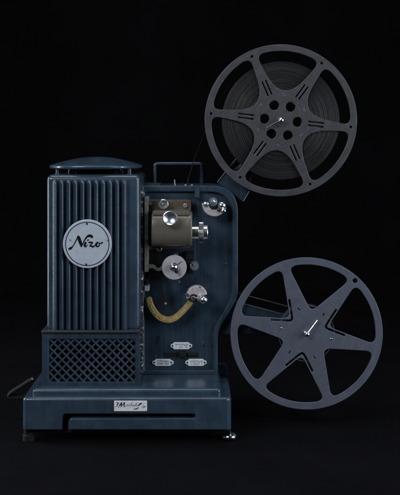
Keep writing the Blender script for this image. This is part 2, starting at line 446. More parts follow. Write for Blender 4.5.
# body behind the front (four walls round a hollow)
add_box(bm, 42.6, 333.4, 46, 388.4, 4.8, 112, .4); add_box(bm, 136.8, 333.4, 138.8, 388.4, 4.8, 112, .4)
add_box(bm, 45.8, 333.6, 137, 337, 4.9, 112); add_box(bm, 45.8, 386, 137, 388.3, 4.9, 112)
vent = finish('vent_box', bm, M['panel'], PROJ)
bm = bmesh.new(); add_box(bm, 41, 330.8, 139.6, 333.2, -2.2, 112, .7, 2)
finish('ledge', bm, M['ledge'], vent)
bm = bmesh.new(); add_box(bm, 54, 344, 135, 376, 40, 44)  # near-black sheet stands in for the shade inside the vent
finish('dark_backing', bm, M['hole'], vent)
# lattice: two crossing families of half-round bars, clipped to the frame
def lattice(sign, d, r):
    bm = bmesh.new(); step = 8.4
    k = -20
    while k < 40:
        # line x = xs + sign*(y - Y0)
        xs = X0 + .4 + k*step
        pts = []
        for y in (Y0 - .6, Y1 + .6):
            pts.append((xs + sign*(y - Y0), y))
        (xa, ya), (xb, yb) = pts
        # clip in x
        lo, hi = X0 - .6, X1 + .6
        def clip(xa, ya, xb, yb):
            if (xa < lo and xb < lo) or (xa > hi and xb > hi): return None
            def cut(x, y, X): return (X, y + (X - x)/sign)
            if xa < lo: xa, ya = cut(xa, ya, lo)
            if xa > hi: xa, ya = cut(xa, ya, hi)
            if xb < lo: xb, yb = cut(xb, yb, lo)
            if xb > hi: xb, yb = cut(xb, yb, hi)
            return xa, ya, xb, yb
        q = clip(xa, ya, xb, yb)
        if q and math.hypot(q[2]-q[0], q[3]-q[1]) > 1.5:
            add_tube(bm, [at(q[0], q[1], d), at(q[2], q[3], d)], r, 8, 1.0)
        k += 1
    return bm
finish('lattice_bars', lattice(1, 1.6, 1.15), M['panel'], vent)
finish('lattice_bars', lattice(-1, 2.6, 1.15), M['panel'], vent)
finish('inner_lattice', lattice(1, 13, 1.0), M['black'], vent); finish('inner_lattice', lattice(-1, 14, 1.0), M['black'], vent)

# lamp house
bm = bmesh.new(); add_box(bm, 46.2, 174.6, 140, 331.2, 4.8, 112, 5.5, 5)
n0 = 11
for k in range(n0):
    cx = 54.9 + 6.95*k; hw = 3.0; H = 5.6
    prof = [(-hw, 0), (-hw*.9, .22), (-hw*.66, .58), (-hw*.42, .86), (-hw*.2, .97), (0, 1), (hw*.2, .97), (hw*.42, .86), (hw*.66, .58), (hw*.9, .22), (hw, 0)]
    rows = [(178.6, .0), (179.6, .5), (181.2, .86), (184, 1.0), (327.5, 1.0), (329.5, .95), (331, .8)]
    vr = []
    for y, s in rows:
        wsc = .25 + .75*s if y < 200 else 1
        vr.append([bm.verts.new(at(cx + a*wsc, y, 4.9 - H*h*s)) for a, h in prof])
    for a, b_ in zip(vr, vr[1:]):
        for i in range(len(prof)-1): bm.faces.new((a[i], b_[i], b_[i+1], a[i+1]))
house = finish('lamp_house', bm, M['paint'], PROJ, angle=45)
# lid on posts
bm = bmesh.new()
cz = at(96.3, 166.3, 58); rx = 45.6*(D+58)/D; ry = 54
prof = [(0, 10.2), (.15, 10.0), (.32, 9.3), (.5, 7.9), (.66, 6.1), (.8, 4.3), (.9, 2.9), (.955, 2.1), (.985, 1.6), (1.0, .7), (1.0, -.8), (.985, -1.7), (.965, -2.0), (.945, -1.4), (.6, -.4), (0, -.4)]
n = 72; rings = []
for r_, h in prof:
    if r_ == 0: rings.append([bm.verts.new(cz + Vector((0, 0, h*S)))]); continue
    ring = []
    for i in range(n):
        a = 2*math.pi*i/n; e = .86
        ca, sa = math.cos(a), math.sin(a)
        ring.append(bm.verts.new(cz + Vector((math.copysign(abs(ca)**e, ca)*rx*r_*S, math.copysign(abs(sa)**e, sa)*ry*r_*S, h*S))))
    rings.append(ring)
for a, b_ in zip(rings, rings[1:]):
    for i in range(n):
        j = (i+1) % n
        if len(a) == 1: bm.faces.new((a[0], b_[i], b_[j]))
        elif len(b_) == 1: bm.faces.new((a[i], b_[0], a[j]))
        else: bm.faces.new((a[i], b_[i], b_[j], a[j]))
bmesh.ops.recalc_face_normals(bm, faces=bm.faces)
lid = finish('lid', bm, M['paint'], PROJ, angle=50)
for px, d in ((57.4, 26), (129.5, 26), (70, 96), (122, 96)):
    c0 = at(px, 174, d); c0.z = at(0, 174.7, 3.6).z
    bm = bmesh.new(); add_lathe(bm, c0, (0, 0, 1), [(2.2, 0), (2.2, 1), (1.7, 1.4), (1.7, 9)], 20)
    finish('post', bm, M['paint'], lid)
bm = bmesh.new(); add_box(bm, 76, 171, 116, 176, 34, 90, 1)
finish('chimney_collar', bm, M['black'], lid)

# badge with script lettering
bx, by = 87.3, 243.9
bm = bmesh.new(); add_plate(bm, [circ(bx, by, 24.4, 96)], -2.2, 1.6, .5, 3)
badge = finish('badge', bm, M['badge'], PROJ)
bm = bmesh.new(); add_plate(bm, [circ(bx, by, 22.1, 96), circ(bx, by, 21.3, 96)], -2.3, .15)
finish('border_ring', bm, M['ink'], badge)
def z5(pts, f=1.35): return [(62 + x/8, 222 + y/8, w/8*f) for x, y, w in pts]
N_ = [
 [(52, 212, 6), (60, 214, 15), (72, 208, 13), (88, 192, 6), (104, 165, 6), (118, 138, 7), (132, 110, 10)],
 [(130, 108, 6), (136, 128, 17), (144, 155, 19), (152, 180, 16), (156, 201, 6)],
 [(154, 200, 5), (164, 178, 6), (178, 150, 7), (192, 128, 9), (208, 113, 13), (224, 110, 17), (238, 117, 16), (243, 128, 7)],
 [(192, 158, 8), (187, 170, 13), (181, 186, 13), (186, 198, 9), (197, 193, 5), (206, 182, 4)],
 [(204, 141, 9), (208, 145, 12), (211, 149, 9)],
 [(212, 168, 5), (222, 162, 10), (238, 164, 9), (248, 162, 6)],
 [(246, 163, 6), (234, 178, 7), (222, 193, 7)],
 [(220, 194, 7), (234, 192, 9), (248, 198, 11), (258, 192, 6), (266, 184, 4)],
 [(298, 170, 6), (308, 172, 6), (318, 167, 9), (326, 159, 5)],
]
def ell(cx, cy, rx, ry, tilt):
    return [(62 + (cx + rx*math.cos(t)*math.cos(tilt) - ry*math.sin(t)*math.sin(tilt))/8, 222 + (cy + rx*math.cos(t)*math.sin(tilt) + ry*math.sin(t)*math.cos(tilt))/8) for t in [2*math.pi*i/40 for i in range(40)]]
bm = bmesh.new()
for i, s_ in enumerate(N_): add_plate(bm, [stroke(z5(s_), 6)], -2.34 - .012*i, .2)
add_plate(bm, [ell(284, 181, 19, 21, .35), ell(288, 180, 6.5, 12, .35)], -2.5, .2)
for (x, y) in ((86.9, 223.9), (86.2, 264.6)):
    add_plate(bm, [[(x-.9, y-1), (x+.9, y-1), (x+.5, y+1), (x-.5, y+1)]], -2.5, .3)
finish('lettering', bm, M['ink'], badge)

# film side case
DP = 46
outer = rnd([(141, 375.5), (141, 185.5), (238, 185.5), (238, 298), (217.8, 331), (217.8, 375.5)], [1, 1.5, 27, 9, 8, 1.5], 14)
inner = rnd([(145, 370.5), (145, 191.8), (232.2, 191.8), (232.2, 297), (213.2, 329.5), (213.2, 370.5)], [1, 2, 24, 9, 8, 2], 14)
bm = bmesh.new()
add_plate(bm, [outer, inner], DP, 6, 1.5, 3)
outer2 = [(126+(x-126)*1.0, y) for x, y in outer]
add_plate(bm, [outer2], DP + 5.5, 62, 1.2, 2)
case = finish('film_case', bm, M['panel'], PROJ, angle=40)
# worn edge between lamp house and case
bm = bmesh.new(); add_box(bm, 140.2, 187.5, 143.0, 374, 30, DP + 3, .7, 2)
finish('edge_strip', bm, M['worn'], case)
bm = bmesh.new(); add_plate(bm, [rnd([(144, 262), (144, 192.6), (195.3, 192.6), (195.3, 262)], 1.2)], DP + 4.2, 2, .4)
finish('mechanism_plate', bm, M['panel'], case)
bm = bmesh.new(); add_box(bm, 194.6, 185.2, 199.4, 198, DP - 1.6, DP + 6, .8, 2)
finish('latch', bm, M['panel'], case)
for (px, py, r_, m_) in ((226, 264, 1.5, 'panel'), (204, 345.4, 1.0, 'hole'), (155.4, 356.4, .8, 'steel'), (212, 345.5, .8, 'hole'), (223, 224, 1.0, 'panel')):
    bm = bmesh.new(); add_lathe(bm, at(px, py, DP + 5.6), (0, -1, 0), [(r_, 0), (r_, .6), (r_*.7, .9), (0, .9)], 16)
    finish('screw', bm, M[m_], case)
bm = bmesh.new(); add_plate(bm, [stroke([(158.6, 336, 2.6), (158.2, 340, 2.6), (156.9, 344.6, 1.6)])], DP + 5.2, .6)
finish('keyhole', bm, M['hole'], case)
# top block, bar, hooks
bm = bmesh.new(); add_box(bm, 138, 183.6, 160.5, 187.5, 58, 96, .8, 2)
finish('top_block', bm, M['panel'], case)
bm = bmesh.new()
hp = [(155, 187)] + [(155, y) for y in (180, 173)] + rnd([(155, 168), (155, 163.6), (201.6, 163.6), (201.6, 168)], [0, 4, 4, 0], 6) + [(201.6, 176), (201.6, 187.5)]
add_tube(bm, [at(x, y, 70) for x, y in hp], 1.75, 14)
handle = finish('carrying_handle', bm, M['paint'], PROJ)
bm = bmesh.new(); add_tube(bm, [at(201.6, 177, 70), at(201.6, 183, 70)], 2.3, 14)
finish('handle_collar', bm, M['paint'], handle)
bm = bmesh.new()
add_tube(bm, [at(x, y, 56) for x, y in catmull([(174.6, 179.5), (174.8, 184), (176, 186.4), (180, 187), (184, 186.6), (194, 186.8)], 4)], .75, 8)
for px in (185.8, 191.8): add_ball(bm, at(px, 185.4, 56), 1.4, n=14, sx=1.2)
finish('film_hook', bm, M['gate'], PROJ)

# ----- gate and lens
bm = bmesh.new()
add_plate(bm, [rnd([(147.6, 250), (147.6, 199.8), (191, 199.8), (191, 210), (189, 248)], [1, 1.5, 2.5, 1, 1])], DP - 6, 6, .5)
gp = finish('gate_plate', bm, M['brown'], PROJ)
bm = bmesh.new(); add_box(bm, 144.4, 197, 148.2, 272, 28, DP + 2, .5, 2)
finish('channel_and_gap', bm, M['gate'], gp)
bm = bmesh.new(); add_box(bm, 148.4, 210, 151.6, 246, 30, DP - 4, .4, 2)  # black bar paints the shade of the gap beside the channel
finish('channel_and_gap', bm, M['black'], gp)
for (px, py, r_, mm) in ((185, 205.6, 2.3, 'gate'), (159.4, 249, 2.8, 'steel'), (150.6, 204.2, 1.5, 'gate')):
    bm = bmesh.new(); add_lathe(bm, at(px, py, DP - 6), (0, -1, 0), [(r_, 0), (r_, 1.5), (r_*.75, 2.2), (r_*.3, 2.2), (r_*.2, 1.6), (0, 1.6)], 20)
    finish('screw', bm, M[mm], gp)
# knurled adjusting screw above the lens
def knurl(i, n): return 1.0 if i % 2 else .955
bm = bmesh.new()
add_lathe(bm, at(163.4, 204.2, 30), (0, -1, 0), [(5.2, -12), (5.2, 0), (5.3, .2), (5.3, 2.6), (4.6, 3.3), (3.9, 3.2), (3.4, 2.4), (1.8, 2.2), (1.5, 3.2), (0, 3.6)], 44, rfun=lambda i, n: 1)
finish('adjusting_screw', bm, M['steel'], PROJ)
# lens holder: rounded body lying along x
bm = bmesh.new()
secs = []
sec = []
for i in range(64):
    a = 2*math.pi*i/64; e = 2/2.7
    ca, sa = math.cos(a), math.sin(a)
    sec.append((math.copysign(abs(ca)**e, ca), math.copysign(abs(sa)**e, sa)))
stations = [(152.2, .93), (152.7, .97), (153.6, 1), (158, 1), (186.2, 1), (186.8, .985), (187.6, .985), (188.2, 1), (190.8, 1), (191.8, .97), (192.3, .93)]
rings = []
c0 = at(172, 228.8, 28)
for px, s in stations:
    X = at(px, 228.8, 28).x
    rings.append([bm.verts.new((X, c0.y + 17.5*S*s*u, c0.z + 17.8*S*s*w)) for u, w in sec])
for a, b_ in zip(rings, rings[1:]):
    for i in range(64): bm.faces.new((a[i], a[(i+1) % 64], b_[(i+1) % 64], b_[i]))
bm.faces.new(rings[0]); bm.faces.new(rings[-1][::-1])
bmesh.ops.recalc_face_normals(bm, faces=bm.faces)
lh = finish('lens_holder', bm, M['olive'], PROJ, angle=40)
bm = bmesh.new(); add_box(bm, 152.6, 211.2, 189.5, 215.5, 14, 42, .7, 2)
finish('top_rail', bm, M['olive'], lh)
for (px, py) in ((155.5, 226.5), (159.5, 230.5)):
    bm = bmesh.new(); add_lathe(bm, at(px, py, 11.2), (0, -1, 0), [(.9, 0), (.9, .5), (0, .6)], 12)
    finish('screw', bm, M['gate'], lh)
# lens barrel
def lens_c(px): return at(px, 232.2, 24)
bm = bmesh.new()
cx = lens_c(191.6); w1 = (lens_c(199)-lens_c(191.6)).x/S
add_lathe(bm, cx, (1, 0, 0), [(7.2, 0), (7.2, w1-.8), (6.8, w1)], 48)
c2 = lens_c(203.3); w2 = (lens_c(207.8)-lens_c(203.3)).x/S
add_lathe(bm, c2, (1, 0, 0), [(7.2, -.5), (7.5, 0), (7.5, w2-.6), (7.0, w2), (5.6, w2), (5.2, w2-2), (0, w2-2.4)], 48)
lens = finish('lens_barrel', bm, M['barrel'], lh)
bm = bmesh.new(); c1 = lens_c(198.7); w3 = (lens_c(203.6)-c1).x/S
add_lathe(bm, c1, (1, 0, 0), [(9.6, 0), (10.4, .5), (10.4, w3-.5), (9.6, w3)], 96, rfun=lambda i, n: 1.0 if i % 2 else .96)
finish('focus_ring', bm, M['steel'], lh)
# focus knob (dished)
bm = bmesh.new()
add_lathe(bm, at(170.1, 218.1, 4), (0, -1, 0), [(3.2, -10), (3.2, -2), (6.4, -1.6), (7.6, -.6), (7.8, .6), (7.4, 1.5), (6.7, 1.7), (6.0, 1.0), (4.4, -.1), (2.4, -.8), (0, -1.0)], 56)
finish('focus_knob', bm, M['dish'], PROJ)

# ----- middle sprocket disc
bm = bmesh.new()
add_lathe(bm, at(174.3, 267.4, 30), (0, -1, 0), [(5, -18), (5, -2), (12.2, -2), (12.8, -1.6), (12.8, .2), (12.4, .7), (7.0, .9), (6.6, .6), (0, .6)], 72)
disc = finish('sprocket_disc', bm, M['disc'], PROJ)
bm = bmesh.new()
add_lathe(bm, at(174.0, 266.6, 29.3), (0, -1, 0), [(4.6, 0), (4.7, 1), (4.2, 2.4), (2.8, 2.8), (2.6, 4), (3.4, 5), (3.2, 6.6), (1.8, 7.7), (0, 8.1)], 40)
finish('disc_knob', bm, M['chrome'], disc)
bm = bmesh.new(); add_tube(bm, [at(174.5, 267.5, 26), at(176, 270.2, 25.6), at(177.2, 273, 25.6)], [1.5, 1.7, 1.9], 12)
finish('crank_lever', bm, M['black'], disc)
bm = bmesh.new(); add_plate(bm, [stroke([(177, 265, .7), (182, 261.4, .5)], smooth=False)], 28.95, .2)
finish('index_mark', bm, M['ink'], disc)
for (px, py) in ((176.2, 254.2), (178.3, 281.6)):
    bm = bmesh.new(); add_lathe(bm, at(px, py, 33), (0, -1, 0), [(1.8, -10), (1.8, 0), (1.2, .8), (0, 1)], 16)
    finish('guide_pin', bm, M['chrome'], PROJ)
# dark mechanism around it
bm = bmesh.new()
add_box(bm, 185.6, 252, 194, 259.5, 38, DP + 5, .6, 2); add_box(bm, 185.6, 260.3, 194, 273.6, 40, DP + 5, .6, 2)
finish('mechanism_block', bm, M['black'], PROJ)
bm = bmesh.new()
add_lathe(bm, at(189.6, 256, 37.9), (0, -1, 0), [(1.6, 0), (1.6, .6), (0, .8)], 14); add_lathe(bm, at(189.4, 270.5, 39.9), (0, -1, 0), [(1.6, 0), (1.6, .6), (0, .8)], 14)
finish('block_screw', bm, M['rubber'], PROJ)
bm = bmesh.new()
add_plate(bm, [rnd([(148.5, 248), (163, 248), (168, 258), (163, 279), (148.5, 279)], 2)], DP - 2, 5, .4)
finish('mechanism_housing', bm, M['black'], PROJ)
bm = bmesh.new(); add_lathe(bm, at(194.4, 266.2, 31), (0, -1, 0), [(4.6, -12), (4.6, 0), (4.2, .8), (3.2, 1.0), (0, 1.2)], 36)
rol = finish('roller', bm, M['glass'], PROJ)
bm = bmesh.new(); add_lathe(bm, at(192.4, 265.2, 29.6), (0, -1, 0), [(2.0, -4), (2.0, 0), (1.2, .9), (0, 1.1)], 20)
finish('roller_pin', bm, M['chrome'], rol)
bm = bmesh.new()
add_plate(bm, [stroke([(149, 266.5, 4.4), (153, 266.5, 3.6), (156.5, 269, 3.2), (160, 269.5, 3), (163, 267, 3.4)])], 36, 4, .4)
finish('pressure_lever', bm, M['gate'], PROJ)
bm = bmesh.new()
add_tube(bm, [at(142.5, 280, 36), at(149.8, 279.4, 36)], 1.6, 10); add_box(bm, 145.6, 279, 148, 287, 36, DP + 4, .3, 1)
finish('stop_bracket', bm, M['black'], PROJ)
bm = bmesh.new(); add_box(bm, 144.4, 285.6, 149, 291.2, 34, DP + 3, .6, 2)
finish('clamp', bm, M['shoe'], PROJ)
bm = bmesh.new(); add_tube(bm, [at(161, 274, 38), at(163, 288, 38), at(165.3, 302.5, 38)], .95, 8)
lv = finish('thin_lever', bm, M['black'], PROJ)
bm = bmesh.new(); add_ball(bm, at(165.6, 303.6, 37.6), 1.3, n=14)
finish('lever_tip', bm, M['amberline'], lv)

# ----- amber film guide
gpth = [(149, 299.6, 5.4), (150.2, 304.5, 5.7), (153, 310.4, 5.9), (157.8, 316.3, 6), (163.4, 319.4, 6.1), (169.5, 320.1, 6.1), (176, 317.6, 6), (182.8, 311.4, 5.8), (187.8, 306, 5.6), (191.6, 301, 5.2)]
bm = bmesh.new()
st = stroke(gpth, 6); half = len(st)//2
e0 = [(149 + 2.7*math.cos(a), 299.6 - 2.4*math.sin(a)) for a in [math.pi*i/8 for i in range(1, 8)]]
a0 = math.atan2(1, 0)
add_plate(bm, [st + (e0[::-1] if st[-1][0] < st[0][0] else e0)], 38, 7, .9, 2)
guide = finish('film_guide', bm, M['amber'], PROJ, angle=50)
bm = bmesh.new()
gl = catmull(gpth, 6)
add_plate(bm, [stroke([(x, y, .9) for x, y, w in gl[4:-4]], 1, False)], 37.75, .6, .15)
finish('guide_groove', bm, M['amberline'], guide)

# ----- sprocket shoes
def shoe(cx, cy, r0, r1, a0, a1, d):
    n = 20; pts = []
    for i in range(n+1):
        a = R(a0 + (a1-a0)*i/n); pts.append((cx + r1*math.cos(a), cy - r1*math.sin(a)))
    for i in range(n+1):
        a = R(a1 + (a0-a1)*i/n); pts.append((cx + r0*math.cos(a), cy - r0*math.sin(a)))
    bm = bmesh.new(); add_plate(bm, [pts], d, 9, 1.1, 3)
    return bm
# upper
us = finish('sprocket_shoe', shoe(214.3, 204.2, 5.8, 12.4, 176, 346, 34), M['shoe'], PROJ, angle=50)
bm = bmesh.new()
add_lathe(bm, at(206.2, 204.2, 33), (0, -1, 0), [(3.0, -8), (3.0, 0), (2.6, .9), (1.2, 1.5), (0, 1.6)], 24)
finish('shoe_rivet', bm, M['steel'], us)
bm = bmesh.new(); add_ball(bm, at(223.4, 210.8, 31), 2.7, sx=1.15, n=20)
finish('shoe_knob', bm, M['chrome'], us)
bm = bmesh.new(); add_lathe(bm, at(213.2, 202, 34), (0, -1, 0), [(4.6, -10), (4.6, -.6), (4.2, .9), (3.2, 1.9), (1.8, 2.6), (0, 2.8)], 36)
finish('roller', bm, M['glass'], us)
bm = bmesh.new(); add_lathe(bm, at(222, 205.6, 34), (0, -1, 0), [(4.6, -10), (4.6, -1), (4.2, .9), (3.0, 2.2), (1.5, 2.9), (0, 3.1)], 36)
finish('roller', bm, M['chrome'], us)
bm = bmesh.new(); add_lathe(bm, at(213.6, 201.4, 31), (0, -1, 0), [(1.3, -2), (1.3, .2), (.6, .8), (0, .9)], 16)
finish('roller_pin', bm, M['chrome'], us)
bm = bmesh.new(); add_ball(bm, at(218.4, 209.6, 32.8), 1.9, n=16)
finish('shoe_screw', bm, mat('brown_screw', (.10, .05, .045), .4, .6), us)
# lower
ls = finish('sprocket_shoe', shoe(196.6, 296.4, 1.0, 10.6, 8, 196, 33), M['shoe'], PROJ, angle=50)
for (px, py) in ((187.6, 289.6), (200, 287.2)):
    bm = bmesh.new(); add_ball(bm, at(px, py, 32.9), .85, sy=.6, n=12)
    finish('shoe_screw', bm, bpy.data.materials['brown_screw'], ls)
bm = bmesh.new(); add_lathe(bm, at(193.6, 298.4, 32), (0, -1, 0), [(4.4, -12), (4.4, 0), (3.8, .7), (3.2, .7), (3.0, .2), (0, .2)], 36)
r2 = finish('roller', bm, M['rubber'], ls)
bm = bmesh.new(); add_lathe(bm, at(193.3, 298.6, 31.9), (0, -1, 0), [(2.7, -1), (2.7, .6), (2.0, 1.2), (.9, 1.2), (.6, .8), (0, .8)], 24)
finish('roller_pin', bm, M['steel'], ls)
bm = bmesh.new()
add_tube(bm, [at(198, 297.8, 33), at(203, 299.6, 29)], [3.0, 3.4], 20); add_ball(bm, at(203.4, 299.8, 28), 4.5, sz=.95, n=28)
finish('shoe_knob', bm, M['barrel'], ls)
bm = bmesh.new(); add_lathe(bm, at(187.6, 295, 33.4), (0, -1, 0), [(2.4, -8), (2.4, 0), (1.8, .6), (0, .8)], 20)
finish('shoe_rivet', bm, M['steel'], ls)

# ----- switch and its plates
bm = bmesh.new(); add_plate(bm, [rnd([(165, 352.7), (198.4, 352.7), (198.4, 357), (165, 357)], .9)], DP + 4.9, .8, .2)
slotp = finish('switch_slot', bm, M['hole'], case)
bm = bmesh.new(); add_box(bm, 178.6, 352.2, 186, 357.6, DP + 1, DP + 6, .9, 2)
finish('switch_knob', bm, M['black'], PROJ)
bm = bmesh.new(); add_box(bm, 188, 353.6, 197.6, 356.2, DP + 3.6, DP + 6, .4, 2)
finish('switch_slider', bm, M['rubber'], PROJ)
def label_plate(cx, cy, w, h, seed):
    rr = random.Random(seed)
    x0, x1, y0, y1 = cx-w/2, cx+w/2, cy-h/2, cy+h/2; e = 3.2
    pts = rnd([(x0+e, y0), (x1-e, y0), (x1-e*.85, y0+1.2), (x1, cy-1.4), (x1, cy+1.4), (x1-e*.85, y1-1.2), (x1-e, y1), (x0+e, y1), (x0+e*.85, y1-1.2), (x0, cy+1.4), (x0, cy-1.4), (x0+e*.85, y0+1.2)], [.6, .6, .5, 1.2, 1.2, .5, .6, .6, .5, 1.2, 1.2, .5], 4)
    bm = bmesh.new(); add_plate(bm, [pts], DP + 4.5, 1.2, .3)
    o = finish('label_plate', bm, M['plate'], PROJ)
    bm = bmesh.new()
    for ty in (-1.25, 1.25):
        x = cx - w*.27 + rr.uniform(0, .8)
        while x < cx + w*.27:
            gw = rr.uniform(.45, .75)
            hh = .85
            if rr.random() < .9:
                add_plate(bm, [[(x, cy+ty-hh), (x+gw*.45, cy+ty-hh), (x+gw*.45, cy+ty+hh), (x, cy+ty+hh)]], DP + 4.4, .15)
                yy = cy + ty + rr.choice((-hh, -.2, hh-.4))
                add_plate(bm, [[(x+gw*.45, yy), (x+gw+.25, yy), (x+gw+.25, yy+.42), (x+gw*.45, yy+.42)]], DP + 4.4, .15)
            x += gw + .55
    finish('lettering', bm, M['fadedink2'], o)
    for px in (x0 + 2.1, x1 - 2.1):
        bm = bmesh.new(); add_lathe(bm, at(px, cy, DP + 4.5), (0, -1, 0), [(.9, 0), (.9, .3), (.4, .6), (0, .6)], 12)
        finish('rivet', bm, M['rubber'], o)
M['fadedink2'] = mat('plate_lettering', (.035, .04, .06), .5, noise=(900, (.14, .15, .19), .4, .65))
label_plate(181.4, 345.9, 21.8, 7, 1); label_plate(162.9, 362.6, 21.4, 7, 2); label_plate(196, 362.6, 21.4, 7, 3)

# ------------------------------------------------------------------ reel arms (parts of the projector)
UC = (280.9, 120.3); LC = (306.6, 333.6)
DR = 34   # depth of the front flanges
def spindle(c, d_tip, clip, parent):
    bm = bmesh.new()
    c0 = at(c[0], c[1], DR); base_c = Vector((c0.x, (DR + 24)*S, c0.z)); tip = Vector((c0.x, (DR - 4)*S, c0.z))
    add_lathe(bm, base_c, (0, -1, 0), [(4, 0), (4, 6), (3.0, 6.2), (3.0, 24.6), (2.2, 25.2), (2.0, 27)], 24)
    add_ball(bm, tip, 2.9, n=24)
    sp = finish('spindle', bm, M['chrome'], parent)
    bm = bmesh.new()
    add_tube(bm, [tip + Vector((0, -.6*S, 0)), at(clip[0], clip[1], DR - 3.2)], [1.0, .85], 10)
    finish('spindle_clip', bm, M['chrome'], parent)
# upper arm
bm = bmesh.new()
def along(t, s):   # t along the arm from its foot towards the axle, s across
    ox, oy = 230, 192.4; ux, uy = .578, -.816; vx, vy = .804, .594
    return (ox + ux*t + vx*s, oy + uy*t + vy*s)
add_plate(bm, [rnd([along(0, -16.6), along(13, -15.6), along(26, -8), along(100, -7), along(100, 7), along(26, 8), along(13, 15.6), along(0, 16.6)], [1, 3, 4, 5, 5, 4, 3, 1])], DR + 22, 9, 1.0, 3)
arm = finish('reel_arm', bm, M['panel'], PROJ)
bm = bmesh.new()
add_tube(bm, [at(*along(1, -16.2), DR + 21.2), at(*along(28, -14.6), DR + 21.0), at(*along(60, -12.6), DR + 21.2)], .55, 8)
finish('belt_and_edge_glint', bm, M['belt_glint'], arm)
bm = bmesh.new()
add_tube(bm, [at(*along(1, 16.0), DR + 21.6), at(*along(13, 15.2), DR + 21.6)], .5, 8)  # grey tube paints the glint along the arm's right edge
finish('belt_and_edge_glint', bm, M['belt_glint'], arm)
bm = bmesh.new()
add_plate(bm, [[along(-14, -9), along(8, -9), along(8, 9), along(-14, 9)]], DR + 30, 14, 1)
finish('arm_hinge', bm, M['black'], arm)
spindle(UC, DR - 6, (266.6, 128.2), arm)
# lower arm
bm = bmesh.new()
add_plate(bm, [rnd([(222, 301), (232, 300.5), (245, 304.2), (292, 316.2), (316, 325), (318, 340), (304, 346), (290, 335.5), (222, 334.6)], [1, 3, 3, 4, 6, 6, 6, 5, 1])], DR + 22, 9, 1.0, 3)
arm2 = finish('reel_arm', bm, M['panel'], PROJ)
bm = bmesh.new()
add_tube(bm, [at(236.5, 292.8, DR + 24), at(290, 307, DR + 21), at(304, 311.4, DR + 21)], .5, 8)
add_tube(bm, [at(243.5, 304.2, DR + 21.2), at(290, 316.2, DR + 21)], .5, 8)  # second tube paints the highlight on the arm's top edge
finish('belt_and_edge_glint', bm, M['belt_glint'], arm2)
spindle(LC, DR - 6, (317.6, 320.4), arm2)

# ------------------------------------------------------------------ reels
def polar(c, r, a): return (c[0] + r*math.cos(R(a)), c[1] - r*math.sin(R(a)))
def bez(a, b, c, n=8):
    a, b, c = Vector(a), Vector(b), Vector(c)
    return [tuple(a*(1-i/n)**2 + b*2*(i/n)*(1-i/n) + c*(i/n)**2) for i in range(n+1)]
def window(c, ang, ra, ro, h, Lo, La):
    A = Vector(polar(c, ra, ang)); B = Vector(polar(c, ro, ang - 30 + h)); C_ = Vector(polar(c, ro, ang + 30 - h))
    da = math.degrees(Lo/ro)
    out = []
    out += bez(A + (C_-A).normalized()*La, A, A + (B-A).normalized()*La, 10)
    out += bez(B + (A-B).normalized()*Lo, B, polar(c, ro, ang - 30 + h + da))
    n = 16
    for i in range(1, n): out.append(polar(c, ro, ang - 30 + h + da + (60 - 2*h - 2*da)*i/n))
    out += bez(polar(c, ro, ang + 30 - h - da), C_, C_ + (A-C_).normalized()*Lo)
    return out
def slot_hole(c, ang, r0, r1, off, w):
    u = Vector((math.cos(R(ang)), -math.sin(R(ang)))); v = Vector((-u.y, u.x)); o_ = Vector(c) + v*off
    return [tuple(o_ + u*r + v*s) for r, s in ((r0, -w/2), (r1, -w/2), (r1 + w*.3, 0), (r1, w/2), (r0, w/2), (r0 - w*.3, 0))]
def vslot(c, ang, ra, ro, h, shift, w, t):
    A = Vector(polar(c, ra, ang)); B = Vector(polar(c, ro, ang - 30 + h)); C_ = Vector(polar(c, ro, ang + 30 - h))
    u = Vector((math.cos(R(ang)), -math.sin(R(ang))))
    A = A - u*shift
    e1 = (B - Vector(polar(c, ra, ang))).normalized(); e2 = (C_ - Vector(polar(c, ra, ang))).normalized()
    pts = catmull([tuple(A + e1*t), tuple(A + e1*t*.4), tuple(A + e1*3 + u*.3), tuple(A + u*1.6), tuple(A + e2*3 + u*.3), tuple(A + e2*t*.4), tuple(A + e2*t)], 5)
    return stroke([(x, y, w) for x, y in pts], 1, False)

def flange(c, d, holes, bevel=.5):
    bm = bmesh.new()
    add_plate(bm, [circ(c[0], c[1], 76.2, 160)] + holes, d, 1.5, bevel, 3)
    return bm
# upper reel
UR = empty('film_reel', at(UC[0], UC[1]+76, DR + 8), 'grey six-spoke film reel with round hub holes, loaded with wound film, on the upper arm', 'film reel', 'film reels on the projector arms')
a0 = 53.5
holes = []
for k in range(6):
    a = a0 + 60*k
    holes.append(window(UC, a + 30, 16.4, 69.6, 2.6, 8.5, 34))
    holes.append(circ(*polar(UC, 16.6, a + 1), 4.9, 28))
    holes.append(slot_hole(UC, a, 27.5, 43, 1.9, 1.5)); holes.append(slot_hole(UC, a, 27.5, 43, -1.9, 1.5))
    holes.append(circ(*polar(UC, 70.2, a + 1), 1.4, 14))
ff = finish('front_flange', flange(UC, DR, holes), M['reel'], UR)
for k in range(6):
    bm = bmesh.new()
    p_ = polar(UC, 25.2, a0 + 30 + 60*k); q = R(-(a0 + 30 + 60*k) + 90 + 20)
    add_plate(bm, [[(p_[0] + 2.4*math.cos(t)*math.cos(q) - 1.1*math.sin(t)*math.sin(q), p_[1] + 2.4*math.cos(t)*math.sin(q) + 1.1*math.sin(t)*math.cos(q)) for t in [2*math.pi*i/16 for i in range(16)]]], DR - .35, .6, .15)
    finish('fixing_tab', bm, M['tab'], ff)
bm = bmesh.new()
add_plate(bm, [circ(UC[0], UC[1], 76.2, 160)] + [h for h in holes if len(h) >= 14], DR + 14.6, 1.4, .35, 2)
finish('back_flange', bm, M['reel'], UR)
bm = bmesh.new()
add_lathe(bm, at(UC[0], UC[1], DR + 1.4), (0, 1, 0), [(22.5, 0), (22.5, 13.2), (21.5, 13.2), (21.5, 0), (22.5, 0)], 72, cap=False)
finish('core', bm, M['core'], UR)
bm = bmesh.new()
